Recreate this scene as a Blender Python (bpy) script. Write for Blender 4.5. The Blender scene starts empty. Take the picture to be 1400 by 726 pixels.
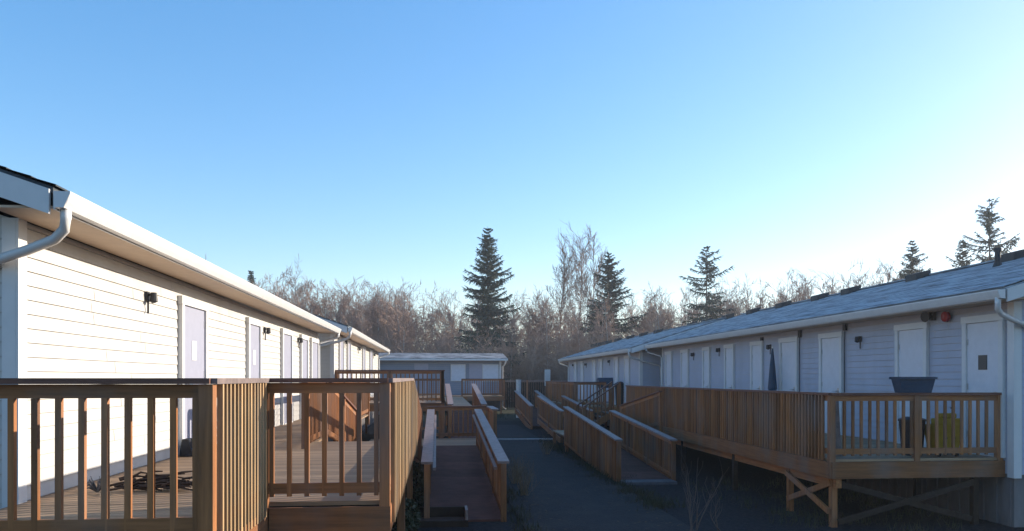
import bpy, math, random
from math import sin, cos, pi, radians as R
from mathutils import Vector, Matrix
import numpy as np
SC = bpy.context.scene
COL = SC.collection
E = 2.35                      # eye height above the ground
PSI = R(5.55)
F = 1050.0

# ------------------------------------------------------------------ camera
cam_d = bpy.data.cameras.new('camera'); cam = bpy.data.objects.new('camera', cam_d); COL.objects.link(cam)
cam.location = (0, 0, E); cam.rotation_euler = (R(90), 0, -PSI)
cam_d.sensor_width = 36; cam_d.lens = 27; cam_d.shift_y = 0.110; cam_d.clip_start = .1; cam_d.clip_end = 3000
SC.camera = cam
# ------------------------------------------------------------------ light
SUN_AZ, SUN_EL = R(70), R(16)
w = bpy.data.worlds.new('World'); SC.world = w; w.use_nodes = True
nt = w.node_tree; nt.nodes.clear()
sky = nt.nodes.new('ShaderNodeTexSky'); sky.sky_type = 'NISHITA'; sky.sun_disc = False
sky.sun_elevation = SUN_EL; sky.sun_rotation = SUN_AZ
sky.air_density = 1.0; sky.dust_density = .6; sky.ozone_density = 2.0; sky.altitude = 0
bg = nt.nodes.new('ShaderNodeBackground'); bg.inputs[1].default_value = 0.15
wo = nt.nodes.new('ShaderNodeOutputWorld')
hs = nt.nodes.new('ShaderNodeHueSaturation'); hs.inputs['Saturation'].default_value = 1.52; hs.inputs['Hue'].default_value = .5
gm = nt.nodes.new('ShaderNodeGamma'); gm.inputs[1].default_value = .76
sc_ = nt.nodes.new('ShaderNodeVectorMath'); sc_.operation = 'MULTIPLY'; sc_.inputs[1].default_value = (1.46, 1.42, 1.46)
nt.links.new(sky.outputs[0], gm.inputs[0]); nt.links.new(gm.outputs[0], sc_.inputs[0]); nt.links.new(sc_.outputs[0], hs.inputs['Color']); nt.links.new(hs.outputs[0], bg.inputs[0]); nt.links.new(bg.outputs[0], wo.inputs[0])
sd = bpy.data.lights.new('sun', 'SUN'); sd.energy = 5.0; sd.angle = R(.5); sd.color = (1, .88, .72)
so = bpy.data.objects.new('sun', sd); COL.objects.link(so)
sv = Vector((sin(SUN_AZ)*cos(SUN_EL), cos(SUN_AZ)*cos(SUN_EL), sin(SUN_EL)))
so.rotation_euler = sv.to_track_quat('Z', 'Y').to_euler()
SC.view_settings.view_transform = 'Standard'; SC.view_settings.look = 'None'
SC.view_settings.gamma = 1; SC.view_settings.exposure = 0.85

# ------------------------------------------------------------------ helpers
def at(px, d):
    "world x, y of photo column px at depth d"
    xc = (px-700)/F*d
    return xc*cos(PSI)+d*sin(PSI), -xc*sin(PSI)+d*cos(PSI)
def onx(px, X):
    "world y and depth where the line x = X crosses photo column px"
    r = (px-700)/F
    d = X/(r*cos(PSI)+sin(PSI))
    return d*(cos(PSI)-r*sin(PSI)), d
def zz(py, d): return E+(517-py)*d/F

class MB:
    def __init__(s): s.v = []; s.f = []; s.m = []
    def quad(s, pts, m=0):
        n = len(s.v); s.v += [tuple(p) for p in pts]; s.f.append(tuple(range(n, n+len(pts)))); s.m.append(m); return s
    def box(s, x0, y0, z0, x1, y1, z1, m=0):
        if x0 > x1: x0, x1 = x1, x0
        if y0 > y1: y0, y1 = y1, y0
        if z0 > z1: z0, z1 = z1, z0
        n = len(s.v)
        s.v += [(x0,y0,z0),(x1,y0,z0),(x1,y1,z0),(x0,y1,z0),(x0,y0,z1),(x1,y0,z1),(x1,y1,z1),(x0,y1,z1)]
        s.f += [tuple(n+i for i in q) for q in ((0,3,2,1),(4,5,6,7),(0,1,5,4),(1,2,6,5),(2,3,7,6),(3,0,4,7))]
        s.m += [m]*6; return s
    def beam(s, p0, p1, w, h, m=0, plumb=False):
        p0 = Vector(p0); p1 = Vector(p1); a = (p1-p0).normalized()
        up = Vector((0,0,1)) if abs(a.z) < .95 else Vector((0,1,0))
        sd_ = a.cross(up).normalized()
        u = up if plumb else sd_.cross(a).normalized()
        n = len(s.v)
        for p in (p0, p1):
            for a1, b1 in ((-1,-1),(1,-1),(1,1),(-1,1)):
                s.v.append(tuple(p+sd_*a1*w/2+u*b1*h/2))
        s.f += [tuple(n+i for i in q) for q in ((0,1,2,3),(7,6,5,4),(0,4,5,1),(1,5,6,2),(2,6,7,3),(3,7,4,0))]
        s.m += [m]*6; return s
    def tube(s, pts, rad, seg=8, m=0, caps=True):
        pts = [Vector(p) for p in pts]; n0 = len(s.v)
        if not isinstance(rad, (list, tuple)): rad = [rad]*len(pts)
        for i, p in enumerate(pts):
            t = (pts[min(i+1, len(pts)-1)]-pts[max(i-1, 0)]).normalized()
            up = Vector((0,0,1)) if abs(t.z) < .9 else Vector((0,1,0))
            a = t.cross(up).normalized(); b = a.cross(t)
            for k in range(seg):
                an = 2*pi*k/seg
                s.v.append(tuple(p+(a*cos(an)+b*sin(an))*rad[i]))
        for i in range(len(pts)-1):
            for k in range(seg):
                k2 = (k+1) % seg
                s.f.append((n0+i*seg+k, n0+i*seg+k2, n0+(i+1)*seg+k2, n0+(i+1)*seg+k)); s.m.append(m)
        if caps:
            s.f.append(tuple(n0+k for k in range(seg))[::-1]); s.m.append(m)
            s.f.append(tuple(n0+(len(pts)-1)*seg+k for k in range(seg))); s.m.append(m)
        return s
    def extrude(s, prof, axis_pts, m=0):
        "prof: list of (a, z); axis_pts: two functions giving world point from (a, z)"
        n = len(s.v); k = len(prof)
        for fn in axis_pts:
            for a, z in prof: s.v.append(tuple(fn(a, z)))
        for i in range(k):
            j = (i+1) % k
            s.f.append((n+i, n+j, n+k+j, n+k+i)); s.m.append(m)
        s.f.append(tuple(n+i for i in range(k))[::-1]); s.m.append(m)
        s.f.append(tuple(n+k+i for i in range(k))); s.m.append(m)
        return s
    def build(s, name, mats, parent=None, loc=(0,0,0), bev=0, smooth=False):
        me = bpy.data.meshes.new(name); me.from_pydata(s.v, [], s.f)
        if not isinstance(mats, (list, tuple)): mats = [mats]
        for mt in mats: me.materials.append(mt)
        if len(mats) > 1: me.polygons.foreach_set('material_index', s.m)
        if smooth: me.polygons.foreach_set('use_smooth', [True]*len(s.f))
        me.update()
        o = bpy.data.objects.new(name, me); COL.objects.link(o); o.location = loc
        if parent: o.parent = parent
        if bev:
            b = o.modifiers.new('b', 'BEVEL'); b.width = bev; b.segments = 1; b.limit_method = 'ANGLE'
        return o
def tag(o, label=None, cat=None, group=None, kind=None):
    if label: o['label'] = label
    if cat: o['category'] = cat
    if group: o['group'] = group
    if kind: o['kind'] = kind
    return o
def thing(name, label, cat, loc=(0,0,0), group=None, rz=0):
    o = bpy.data.objects.new(name, None); COL.objects.link(o); o.location = loc; o.rotation_euler.z = rz
    o.empty_display_size = .2
    return tag(o, label, cat, group)
def rel(o, root):
    "keep world-built part meshes where they are although the root stands at its base"
    o.matrix_parent_inverse = Matrix.Translation(-Vector(root.location)); return o

# ------------------------------------------------------------------ materials
def mat(name, col, rough=.7, metal=0, var=.25, scale=(6,6,6), bump=0, bscale=40, col2=None, rnd=.0, spec=.3, detail=5, plank=None, fac=(.3,.7), wear=0, wearcol=(.17,.15,.14), wscale=(1.7,1.7,.9)):
    m = bpy.data.materials.new(name); m.use_nodes = True; n = m.node_tree; L = n.links
    b = n.nodes['Principled BSDF']; b.inputs['Roughness'].default_value = rough; b.inputs['Metallic'].default_value = metal
    b.inputs['Specular IOR Level'].default_value = spec
    tc = n.nodes.new('ShaderNodeTexCoord'); mp = n.nodes.new('ShaderNodeMapping'); mp.inputs['Scale'].default_value = scale
    L.new(tc.outputs['Object'], mp.inputs[0])
    nz = n.nodes.new('ShaderNodeTexNoise'); nz.inputs['Scale'].default_value = 1; nz.inputs['Detail'].default_value = detail
    nz.inputs['Roughness'].default_value = .65
    src = mp.outputs[0]
    oi = n.nodes.new('ShaderNodeObjectInfo')
    if rnd:
        ad = n.nodes.new('ShaderNodeVectorMath'); ad.operation = 'ADD'
        mu = n.nodes.new('ShaderNodeMath'); mu.operation = 'MULTIPLY'; mu.inputs[1].default_value = 37.
        L.new(oi.outputs['Random'], mu.inputs[0]); L.new(src, ad.inputs[0]); L.new(mu.outputs[0], ad.inputs[1]); src = ad.outputs[0]
    L.new(src, nz.inputs['Vector'])
    cr = n.nodes.new('ShaderNodeValToRGB')
    c1 = [c*(1-var) for c in col]; c2 = list(col2) if col2 else [min(1, c*(1+var)) for c in col]
    cr.color_ramp.elements[0].position = fac[0]; cr.color_ramp.elements[1].position = fac[1]
    cr.color_ramp.elements[0].color = (*c1, 1); cr.color_ramp.elements[1].color = (*c2, 1)
    L.new(nz.outputs[0], cr.inputs[0]); out = cr.outputs[0]
    def mul(v, lo, hi, out):
        mr = n.nodes.new('ShaderNodeMapRange'); mr.inputs[3].default_value = lo; mr.inputs[4].default_value = hi; L.new(v, mr.inputs[0])
        mx = n.nodes.new('ShaderNodeVectorMath'); mx.operation = 'SCALE'
        L.new(out, mx.inputs[0]); L.new(mr.outputs[0], mx.inputs['Scale']); return mx.outputs[0]
    if rnd: out = mul(oi.outputs['Random'], 1-rnd, 1+rnd, out)
    if plank:
        ax, pitch, amt = plank
        sp = n.nodes.new('ShaderNodeSeparateXYZ'); L.new(tc.outputs['Object'], sp.inputs[0])
        dv = n.nodes.new('ShaderNodeMath'); dv.operation = 'DIVIDE'; dv.inputs[1].default_value = pitch; L.new(sp.outputs[ax], dv.inputs[0])
        fl = n.nodes.new('ShaderNodeMath'); fl.operation = 'FLOOR'; L.new(dv.outputs[0], fl.inputs[0])
        wn = n.nodes.new('ShaderNodeTexWhiteNoise'); wn.noise_dimensions = '1D'; L.new(fl.outputs[0], wn.inputs['W'])
        out = mul(wn.outputs[0], 1-amt, 1+amt, out)
    if wear:
        wp = n.nodes.new('ShaderNodeMapping'); wp.inputs['Scale'].default_value = wscale; wz = n.nodes.new('ShaderNodeTexNoise'); wz.inputs['Scale'].default_value = 1; wz.inputs['Detail'].default_value = 6
        ge = n.nodes.new('ShaderNodeNewGeometry'); L.new(ge.outputs['Position'], wp.inputs[0]); L.new(wp.outputs[0], wz.inputs['Vector'])
        wr = n.nodes.new('ShaderNodeMapRange'); wr.inputs[1].default_value = .45; wr.inputs[2].default_value = .7; wr.inputs[4].default_value = wear; L.new(wz.outputs[0], wr.inputs[0])
        wm_ = n.nodes.new('ShaderNodeMix'); wm_.data_type = 'RGBA'; L.new(wr.outputs[0], wm_.inputs[0]); L.new(out, wm_.inputs[6]); wm_.inputs[7].default_value = (*wearcol, 1); out = wm_.outputs[2]
    L.new(out, b.inputs['Base Color'])
    if bump:
        bn = n.nodes.new('ShaderNodeTexNoise'); bn.inputs['Scale'].default_value = bscale; bn.inputs['Detail'].default_value = 4
        L.new(tc.outputs['Object'], bn.inputs['Vector'])
        bp = n.nodes.new('ShaderNodeBump'); bp.inputs['Strength'].default_value = bump; bp.inputs['Distance'].default_value = .02
        L.new(bn.outputs[0], bp.inputs['Height']); L.new(bp.outputs[0], b.inputs['Normal'])
    return m
WOOD = (.275, .11, .038)
M = {}
M['wood_z'] = mat('cedar_upright', WOOD, .6, var=.35, scale=(26,26,1.6), rnd=.28+.1, wear=.55)
M['wood_sunlit'] = mat('sunlit_pale_cedar', (.36,.235,.12), .6, var=.3, scale=(26,26,1.6), rnd=.25+.1, wear=.55)  # paler copy of the upright cedar, sunlight put into its colour
M['wood_x'] = mat('cedar_board_across', WOOD, .6, var=.35, scale=(1.6,26,26), rnd=.2+.1, wear=.55)
M['wood_y'] = mat('cedar_board_along', WOOD, .6, var=.35, scale=(26,1.6,26), rnd=.2+.1, wear=.55)
M['dark_and_shaded_wood'] = mat('dark_and_shaded_timber', (.03,.019,.013), .8, var=.3, scale=(9,9,9))  # dark timber; below the right deck its tone stands in for shade
M['cap'] = mat('weathered_cap', (.2,.15,.14), .55, var=.3, scale=(9,9,9), rnd=.15, spec=.4)
M['cap_red'] = mat('stained_cap', (.14,.062,.042), .6, var=.3, scale=(2,26,26), rnd=.15)
M['deck_x'] = mat('deck_boards_across', (.29,.19,.115), .7, var=.3, scale=(1.2,20,20), plank=('Y', .146, .22))
M['deck_y'] = mat('deck_boards_along', (.15,.1,.075), .7, var=.3, scale=(20,1.2,20), plank=('X', .146, .22))
M['grit'] = mat('ramp_grit', (.11,.046,.034), .9, var=.3, scale=(3,3,3), bump=.4, bscale=60, plank=('Y', .9, .15))
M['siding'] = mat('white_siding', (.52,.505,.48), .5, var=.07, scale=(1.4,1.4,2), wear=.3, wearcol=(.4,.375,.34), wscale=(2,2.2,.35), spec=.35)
M['siding_shade'] = mat('shade_tinted_siding', (.37,.395,.48), .5, var=.07, scale=(1.4,1.4,2), wear=.3, wearcol=(.27,.27,.3), wscale=(2,2.2,.35), spec=.35)  # same siding as the left cabins with blue shade put into the colour
M['seam_and_shadow'] = mat('siding_seam_and_shadow', (.44,.42,.4), .7, var=.1)  # in the lap grooves of white siding, shadow is put into this tone
M['trim'] = mat('white_trim', (.6,.6,.6), .45, var=.04)
M['soffit'] = mat('soffit', (.52,.39,.28), .6, var=.08)
M['gutter'] = mat('white_gutter', (.6,.6,.6), .35, var=.05, spec=.5)
M['door'] = mat('white_door', (.58,.59,.64), .4, var=.05)
M['door_left'] = mat('lavender_door', (.31,.32,.4), .4, var=.05)
M['black'] = mat('black_metal', (.03,.03,.035), .5, var=.2)
M['blackp'] = mat('black_plastic', (.02,.022,.03), .4, var=.2)
M['glass'] = mat('dark_glass', (.02,.025,.03), .45, var=.1, spec=.6)
M['paleglass'] = mat('pale_blind', (.55,.6,.68), .4, var=.08)
M['red'] = mat('red_alarm', (.3,.02,.025), .4, var=.1)
M['metal'] = mat('handle_metal', (.5,.5,.5), .3, metal=.9, var=.1)
M['skirt'] = mat('skirting', (.16,.15,.15), .8, var=.25, scale=(3,3,1))
M['roof'] = mat('frosted_shingles', (.13,.15,.17), .7, var=.35, scale=(5,1.3,5), col2=(.34,.4,.45), bump=.5, bscale=30, fac=(.3,.62))
M['roof_old'] = mat('patchy_grey_roof', (.07,.08,.1), .8, var=.3, scale=(1.2,3,3), col2=(.4,.42,.45), fac=(.42,.68), bump=.5)
M['roof_dark'] = mat('dark_shingles', (.05,.06,.07), .8, var=.3, scale=(5,1.3,5), bump=.5)
M['vent'] = mat('roof_vent', (.03,.035,.04), .6, var=.2)
M['yellow'] = mat('yellow_plastic', (.36,.22,.015), .45, var=.15)
M['navy'] = mat('navy_plastic', (.018,.045,.085), .5, var=.2)
M['concrete'] = mat('concrete', (.1,.1,.11), .8, var=.2, scale=(4,4,4), bump=.2)
M['post_pale'] = mat('pale_post', (.5,.5,.5), .6, var=.1)
M['rock'] = mat('rock', (.16,.15,.15), .9, var=.4, scale=(8,8,8), bump=.6, bscale=12)
M['twig'] = mat('twigs', (.3,.18,.13), .8, var=.3, scale=(.25,.25,.25), rnd=.2, col2=(.36,.26,.21))
M['trunk'] = mat('pale_bark', (.3,.26,.22), .85, var=.35, scale=(1,1,.6), rnd=.2, col2=(.5,.46,.42))
M['bark'] = mat('conifer_bark', (.1,.075,.06), .9, var=.3)
M['needle'] = mat('conifer_needles', (.035,.06,.052), .7, var=.4, scale=(.5,.5,.5), rnd=.2, col2=(.06,.085,.05))
M['needle_b'] = mat('brown_needles', (.085,.065,.05), .7, var=.4, scale=(.5,.5,.5), rnd=.2)
M['leaf'] = mat('dark_leaf', (.03,.04,.02), .6, var=.4, scale=(4,4,4))
M['dry'] = mat('dry_weed', (.22,.15,.08), .8, var=.4, scale=(3,3,3))
M['litter'] = mat('leaf_litter', (.06,.04,.022), .8, var=.4, scale=(9,9,9))
M['grass'] = mat('grass_blades', (.04,.042,.02), .7, var=.4, scale=(2,2,2))
M['debris'] = mat('dead_branches', (.06,.035,.025), .8, var=.4, scale=(8,8,8))

# ------------------------------------------------------------------ ground
def gz(x, y):
    "terrain: flat by the ramps, rising a little towards the wood"
    t = max(0, min(1, (y-34)/30)); return .35*t*t*(3-2*t)
def ground_material():
    m = bpy.data.materials.new('gravel_ground'); m.use_nodes = True; n = m.node_tree; L = n.links
    b = n.nodes['Principled BSDF']; b.inputs['Roughness'].default_value = .95; b.inputs['Specular IOR Level'].default_value = .15
    tc = n.nodes.new('ShaderNodeTexCoord')
    def noise(s, d=5):
        z = n.nodes.new('ShaderNodeTexNoise'); z.inputs['Scale'].default_value = s; z.inputs['Detail'].default_value = d
        L.new(tc.outputs['Object'], z.inputs['Vector']); return z.outputs[0]
    def ramp(v, p0, c0, p1, c1):
        r = n.nodes.new('ShaderNodeValToRGB'); e = r.color_ramp.elements
        e[0].position = p0; e[0].color = (*c0, 1); e[1].position = p1; e[1].color = (*c1, 1); L.new(v, r.inputs[0]); return r.outputs[0]
    a = ramp(noise(14, 8), .35, (.011,.012,.014), .7, (.028,.029,.032))
    g = ramp(noise(5, 6), .3, (.03,.035,.018), .7, (.08,.08,.05))
    sp = n.nodes.new('ShaderNodeSeparateXYZ'); L.new(tc.outputs['Object'], sp.inputs[0])
    ad = n.nodes.new('ShaderNodeMath'); ad.operation = 'MULTIPLY_ADD'; ad.inputs[1].default_value = 8
    L.new(noise(.5, 6), ad.inputs[0]); L.new(sp.outputs['Y'], ad.inputs[2])
    f = ramp(ad.outputs[0], 0, (0,0,0), 1, (1,1,1))
    mr = n.nodes.new('ShaderNodeMapRange'); mr.inputs[1].default_value = 44; mr.inputs[2].default_value = 49; L.new(ad.outputs[0], mr.inputs[0])
    mx = n.nodes.new('ShaderNodeMix'); mx.data_type = 'RGBA'
    L.new(mr.outputs[0], mx.inputs[0]); L.new(a, mx.inputs[6]); L.new(g, mx.inputs[7])
    n.nodes.remove(f.node)
    L.new(mx.outputs[2], b.inputs['Base Color'])
    bp = n.nodes.new('ShaderNodeBump'); bp.inputs['Strength'].default_value = .7; bp.inputs['Distance'].default_value = .03
    L.new(noise(30, 6), bp.inputs['Height']); L.new(bp.outputs[0], b.inputs['Normal'])
    return m
mb = MB()
xs = [-1500,-300,-80,-40,-20,-10,0,10,20,40,80,300,1500]; ys = [-1500,-200,-20,10,30,34,38,42,46,50,54,58,62,70,100,200,500,1500]
for i in range(len(xs)-1):
    for j in range(len(ys)-1):
        mb.quad([(x, y, gz(x, y)) for x, y in ((xs[i],ys[j]),(xs[i+1],ys[j]),(xs[i+1],ys[j+1]),(xs[i],ys[j+1]))])
tag(mb.build('ground', ground_material()), kind='structure')
# compacted path between the rows
M['path'] = mat('path_asphalt', (.014,.0145,.017), .9, var=.5, scale=(22,22,22), bump=.9, bscale=30, wear=.6, wearcol=(.032,.03,.028))
mb = MB(); mb.box(1.35, 4, -.1, 3.95, 40, .02)
tag(mb.build('path', M['path']), kind='structure')
M['line'] = mat('pale_edge', (.42,.4,.4), .8, var=.3, scale=(9,9,9))
mb = MB(); mb.box(1.7, 28.9, 0, 4.6, 29.1, .05)
tag(mb.build('path_edging', M['line']), 'pale concrete strip laid across the gravel path', 'edging')

# ------------------------------------------------------------------ timber work
def railing(root, p0, p1, h=1.07, gap=.138, cap='cap_red', posts=(0, 1), below=.3, bal=True, capw=.14, every=1.9, low=.05, off=0, bm='wood_z'):
    """p0, p1: floor points. A railing part with its balusters as sub-parts; posts are parts of the deck."""
    p0 = Vector(p0); p1 = Vector(p1); dv = p1-p0; hl = math.hypot(dv.x, dv.y); along_x = abs(dv.x) > abs(dv.y)
    wm = M['wood_x'] if along_x else M['wood_y']
    m = MB()
    up = Vector((0,0,1)); dh = Vector((dv.x, dv.y, 0)).normalized()
    m.beam(p0+up*(h-.019)-dh*.03, p1+up*(h-.019)+dh*.03, capw, .038, 1)
    m.beam(p0+up*(h-.085), p1+up*(h-.085), .038, .089, 0)
    o = m.build('railing', [wm, M[cap]], root); rel(o, root)
    m = MB(); m.beam(p0+up*.12, p1+up*.12, .038, .089, 0); m.build('bottom_rail', wm, o)
    if bal:
        n = max(1, int(hl/gap)); side = Vector((dh.y, -dh.x, 0))*.0
        b = MB(); b.box(off-.019, -.019, low, off+.019, .019, h-(.04 if off else .13))
        first = None; extra = MB(); used_ = root.get('_nb', 0)
        for i in range(n):
            t = (i+.5)/n
            if abs(t*hl) < .07 or abs((1-t)*hl) < .07: continue
            q = p0+dv*t-Vector(root.location)
            rz = random.uniform(-.05, .05); tx = random.uniform(-.006, .006)
            if used_ >= 98:
                g = q+Vector(root.location); extra.box(g.x+off-.019, g.y-.019, g.z+low, g.x+off+.019, g.y+.019, g.z+h-(.04 if off else .13)); continue
            used_ += 1
            if first is None:
                first = b.build('baluster', M[bm], o); c = first
            else:
                c = first.copy(); COL.objects.link(c); c.parent = o
            c.matrix_parent_inverse = Matrix(); c.location = q+Vector(root.location); c.rotation_euler = (tx, 0, rz)
        root['_nb'] = used_
        if extra.v: tag(extra.build('balusters', M['wood_z'], o), kind='stuff')
    k = max(1, round(hl/every))
    for i in range(k+1):
        if (i == 0 and 0 not in posts) or (i == k and 1 not in posts): continue
        q = p0+dv*(i/k)
        pm = MB(); pm.box(-.045, -.045, -below, .045, .045, h-.04)
        po = pm.build('post', M['wood_z'], root); po.location = q-Vector(root.location)
    return o
def floorboards(root, x0, y0, z0, x1, y1, z1=None, along='X', name='deck_floor', mt=None):
    "planks as one surface; z0 at y0 and z1 at y1"
    if z1 is None: z1 = z0
    m = MB(); p = .146
    if along == 'X':
        k = int(round((y1-y0)/p)); st = (y1-y0)/k
        for i in range(k):
            a = y0+i*st; b = a+st-.006; za = z0+(z1-z0)*(a-y0)/(y1-y0); zb = z0+(z1-z0)*(b-y0)/(y1-y0)
            m.beam(((x0+x1)/2, a, (za)-.019), ((x0+x1)/2, b, (zb)-.019), x1-x0, .038)
    else:
        k = int(round((x1-x0)/p)); st = (x1-x0)/k
        for i in range(k):
            a = x0+i*st
            m.beam((a+st/2, y0, z0-.019), (a+st/2, y1, z1-.019), st-.006, .038)
    return rel(m.build(name, mt or (M['deck_x'] if along == 'X' else M['deck_y']), root), root)
def rim(root, pts, h=.235, drop=.042, name='rim_board'):
    for a, b in zip(pts[:-1], pts[1:]):
        a = Vector(a); b = Vector(b); ax = abs(b.x-a.x) > abs(b.y-a.y)
        m = MB(); dz = Vector((0, 0, -drop-h/2))
        m.beam(a+dz, b+dz, .04, h, plumb=True)
        rel(m.build(name, M['wood_x'] if ax else M['wood_y'], root), root)
def support(root, x, y, ztop, w=.094, mt='wood_z'):
    m = MB(); m.box(x-w/2, y-w/2, gz(x, y)-.1, x+w/2, y+w/2, ztop); rel(m.build('support_post', M[mt], root), root)

# ---- near left deck
ZL = E-1.07
dkL = thing('timber_deck', 'near left brown cedar deck with sunlit boards and stepped railing against the white cabin', 'deck', (-2.3, 8, 0), 'timber decks in front of the cabins')
XL = -3.56
floorboards(dkL, XL, 5.15, ZL, -1.55, 6.8)
floorboards(dkL, XL, 6.81, ZL, -.46, 13.2)
floorboards(dkL, XL, 13.21, ZL, -2.03, 23.2)
floorboards(dkL, -2.0, 13.21, ZL-.002, -.46, 18.9, .5, name='ramp_floor')
c1 = at(280, 4.95); c2 = at(362, 6.5); c3 = at(524, 6.5)
A = (c1[0], 5.18); B = (c1[0], 6.78); C_ = (c3[0], 6.78)
railing(dkL, (XL-.2, A[1], ZL), (A[0], A[1], ZL), posts=(1,), every=4)
railing(dkL, (A[0], A[1], ZL), (B[0], B[1], ZL), posts=(1,), every=4, gap=.098, bm='wood_sunlit', cap='cap', off=.04, low=-.1)
railing(dkL, (B[0], B[1], ZL), (C_[0], C_[1], ZL), posts=(1,), every=4)
railing(dkL, (C_[0], C_[1], ZL), (C_[0], 12.9, ZL), posts=(1,), every=9, gap=.125, cap='cap', low=-.22, off=.06, bm='wood_sunlit')
railing(dkL, (C_[0], 12.9, ZL), (C_[0], 18.9, .5), posts=(1,), every=9, gap=.125, cap='cap', low=-.2, off=.06, bm='wood_sunlit')
railing(dkL, (-2.0, 11.9, ZL), (-2.0, 14, ZL), posts=(0,1), every=3, gap=.1)
railing(dkL, (-1.98, 14, ZL), (-1.98, 18.9, .5), posts=(1,), every=3, gap=.138)
railing(dkL, (-2.05, 14.05, ZL), (-2.05, 23, ZL), posts=(1,), every=3, gap=.138)
rim(dkL, [(XL, A[1]-.03, ZL), (A[0]+.05, A[1]-.03, ZL)])
rim(dkL, [(A[0]+.03, A[1], ZL), (A[0]+.03, B[1], ZL)])
rim(dkL, [(B[0]+.06, B[1]-.03, ZL), (C_[0]+.05, C_[1]-.03, ZL)], h=.3)
rim(dkL, [(C_[0]+.03, C_[1], ZL), (C_[0]+.03, 12.9, ZL), (C_[0]+.03, 18.9, .5)])
for x, y in ((A[0],A[1]),(B[0],B[1]),(C_[0],C_[1]),(C_[0],9.8),(C_[0],12.8),(-2,15.5),(C_[0],15.5),(-3.4,5.3)): support(dkL, x, y, ZL-.05)

# ---- ramp in the middle
dr = thing('access_ramp', 'central wooden access ramp with dark grit floor between the left decks and the path', 'ramp', (.5, 16, 0), 'wheelchair ramps')
y1, d1 = 13.0, 12.6
XR0, XR1 = -.17, 1.08
Y0, Y1, ZH = 12.55, 20.6, .55
floorboards(dr, XR0+.02, Y0, .04, XR1-.02, Y1, ZH, name='ramp_floor', mt=M['grit'])
floorboards(dr, -1.95, Y1+.01, ZH, 1.6, 23.0, name='landing_floor', mt=M['deck_x'])
floorboards(dr, .42, 23.4, ZH-.08, 1.5, 32.0, 1.15, name='ramp_floor', mt=M['grit'])
floorboards(dr, .42, 32.01, 1.15, 1.5, 46.9, 1.22, name='walkway_floor')
railing(dr, (XR0, Y0, .02), (XR0, Y1, ZH), h=.97, cap='cap', capw=.19, gap=.138)
railing(dr, (XR1, Y0, .02), (XR1, Y1, ZH), h=.97, cap='cap', capw=.19, gap=.138)
m = MB(); m.beam((XR0+.12, Y0+.1, .86), (XR0+.12, Y1, ZH+.8), .05, .05); rel(m.build('grab_rail', M['cap'], dr), dr)
m = MB(); m.beam((XR1-.12, Y0+.1, .86), (XR1-.12, Y1, ZH+.8), .05, .05); rel(m.build('grab_rail', M['cap'], dr), dr)
railing(dr, (-.3, 22.95, ZH), (1.55, 22.95, ZH), h=.97, gap=.138)
railing(dr, (.42, 24.7, ZH), (.42, 32, 1.15), h=.97, cap='cap', capw=.19, gap=.138)
railing(dr, (1.5, 24.7, ZH), (1.5, 32, 1.15), h=.97, cap='cap', capw=.19, gap=.138)
railing(dr, (1.55, 20.7, ZH), (1.55, 22.9, ZH), h=.97, cap='cap', capw=.19, gap=.138)
for xx in (XR0-.03, XR1+.03):
    rim(dr, [(xx, Y0, .1), (xx, Y1, ZH)], h=.2)
rim(dr, [(1.6, Y1, ZH), (1.6, 23, ZH)]); rim(dr, [(1.53, 24.6, ZH), (1.53, 32, 1.15)]); 
for x, y in ((-.1,20.7),(1.5,20.8),(1.5,22.9),(.45,28),(1.5,28),(.45,32),(1.5,32),(1.5,38),(.45,38)): support(dr, x, y, ZH-.05)

# ---- second left deck
Z2 = E-.80
d2 = thing('timber_deck', 'raised brown deck with square railing before the second left cabin', 'deck', (-1.5, 28, 0), 'timber decks in front of the cabins')
floorboards(d2, -3.3, 25.1, Z2, .17, 33.5)
railing(d2, (-3.25, 25.2, Z2), (.17, 25.2, Z2), h=1.07, gap=.138)
railing(d2, (.17, 25.2, Z2), (.17, 33.5, Z2), h=1.07, gap=.138)
rim(d2, [(-3.3, 25.14, Z2), (.2, 25.14, Z2), (.2, 33.5, Z2)])
for x in (-3, -1.4, .1):
    for y in (25.3, 29, 33): support(d2, x, y, Z2-.05)
railing(d2, (-1.0, 25.12, ZH+.05), (.15, 25.12, ZH+.05), h=.95, gap=.138)

# ---- near right deck with landing, stairs and long ramp
ZR = E-1.27; XD = 6.14; XW = 9.0
dR = thing('timber_deck', 'near right brown cedar deck on braced posts beside the long shaded cabin', 'deck', (7.5, 16, 0), 'timber decks in front of the cabins')
YR = at(1135, 12)[1]
floorboards(dR, XD, YR, ZR, XW-.02, 27)
railing(dR, (XD, YR+.02, ZR), (XW-.06, YR+.02, ZR), h=1.04, every=1.45, gap=.138)
railing(dR, (XD, YR+.02, ZR), (XD, 24.4, ZR), h=1.04, gap=.112, every=4.2, posts=(1,), off=-.05, low=-.03)
railing(dR, (XD-.09, 20.4, ZR-.07), (XD-.09, 24.9, ZR-.62), h=1.0, gap=.112, every=9)
rim(dR, [(XD-.02, YR-.03, ZR), (XW, YR-.03, ZR)], h=.26)
rim(dR, [(XD-.035, YR, ZR), (XD-.035, 25, ZR)], h=.26)
m = MB(); m.beam((XD+.1, YR-.02, ZR-.38), (XD+.1, 26, ZR-.38), .09, .14)
rel(m.build('girder', M['wood_y'], dR), dR)
for y in (YR+.12, YR+1.6, 15.6, 19, 22.5, 26):
    support(dR, XD+.08, y, ZR-.3, mt='wood_z' if y < 14 else 'dark_and_shaded_wood'); support(dR, XW-.4, y, ZR-.3, mt='dark_and_shaded_wood')  # far and inner posts darkened: under-deck shade put into the colour
def brace(root, a, b, mt='wood_z'):
    m = MB(); m.beam(a, b, .04, .09); rel(m.build('cross_brace', M[mt], root), root)
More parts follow.
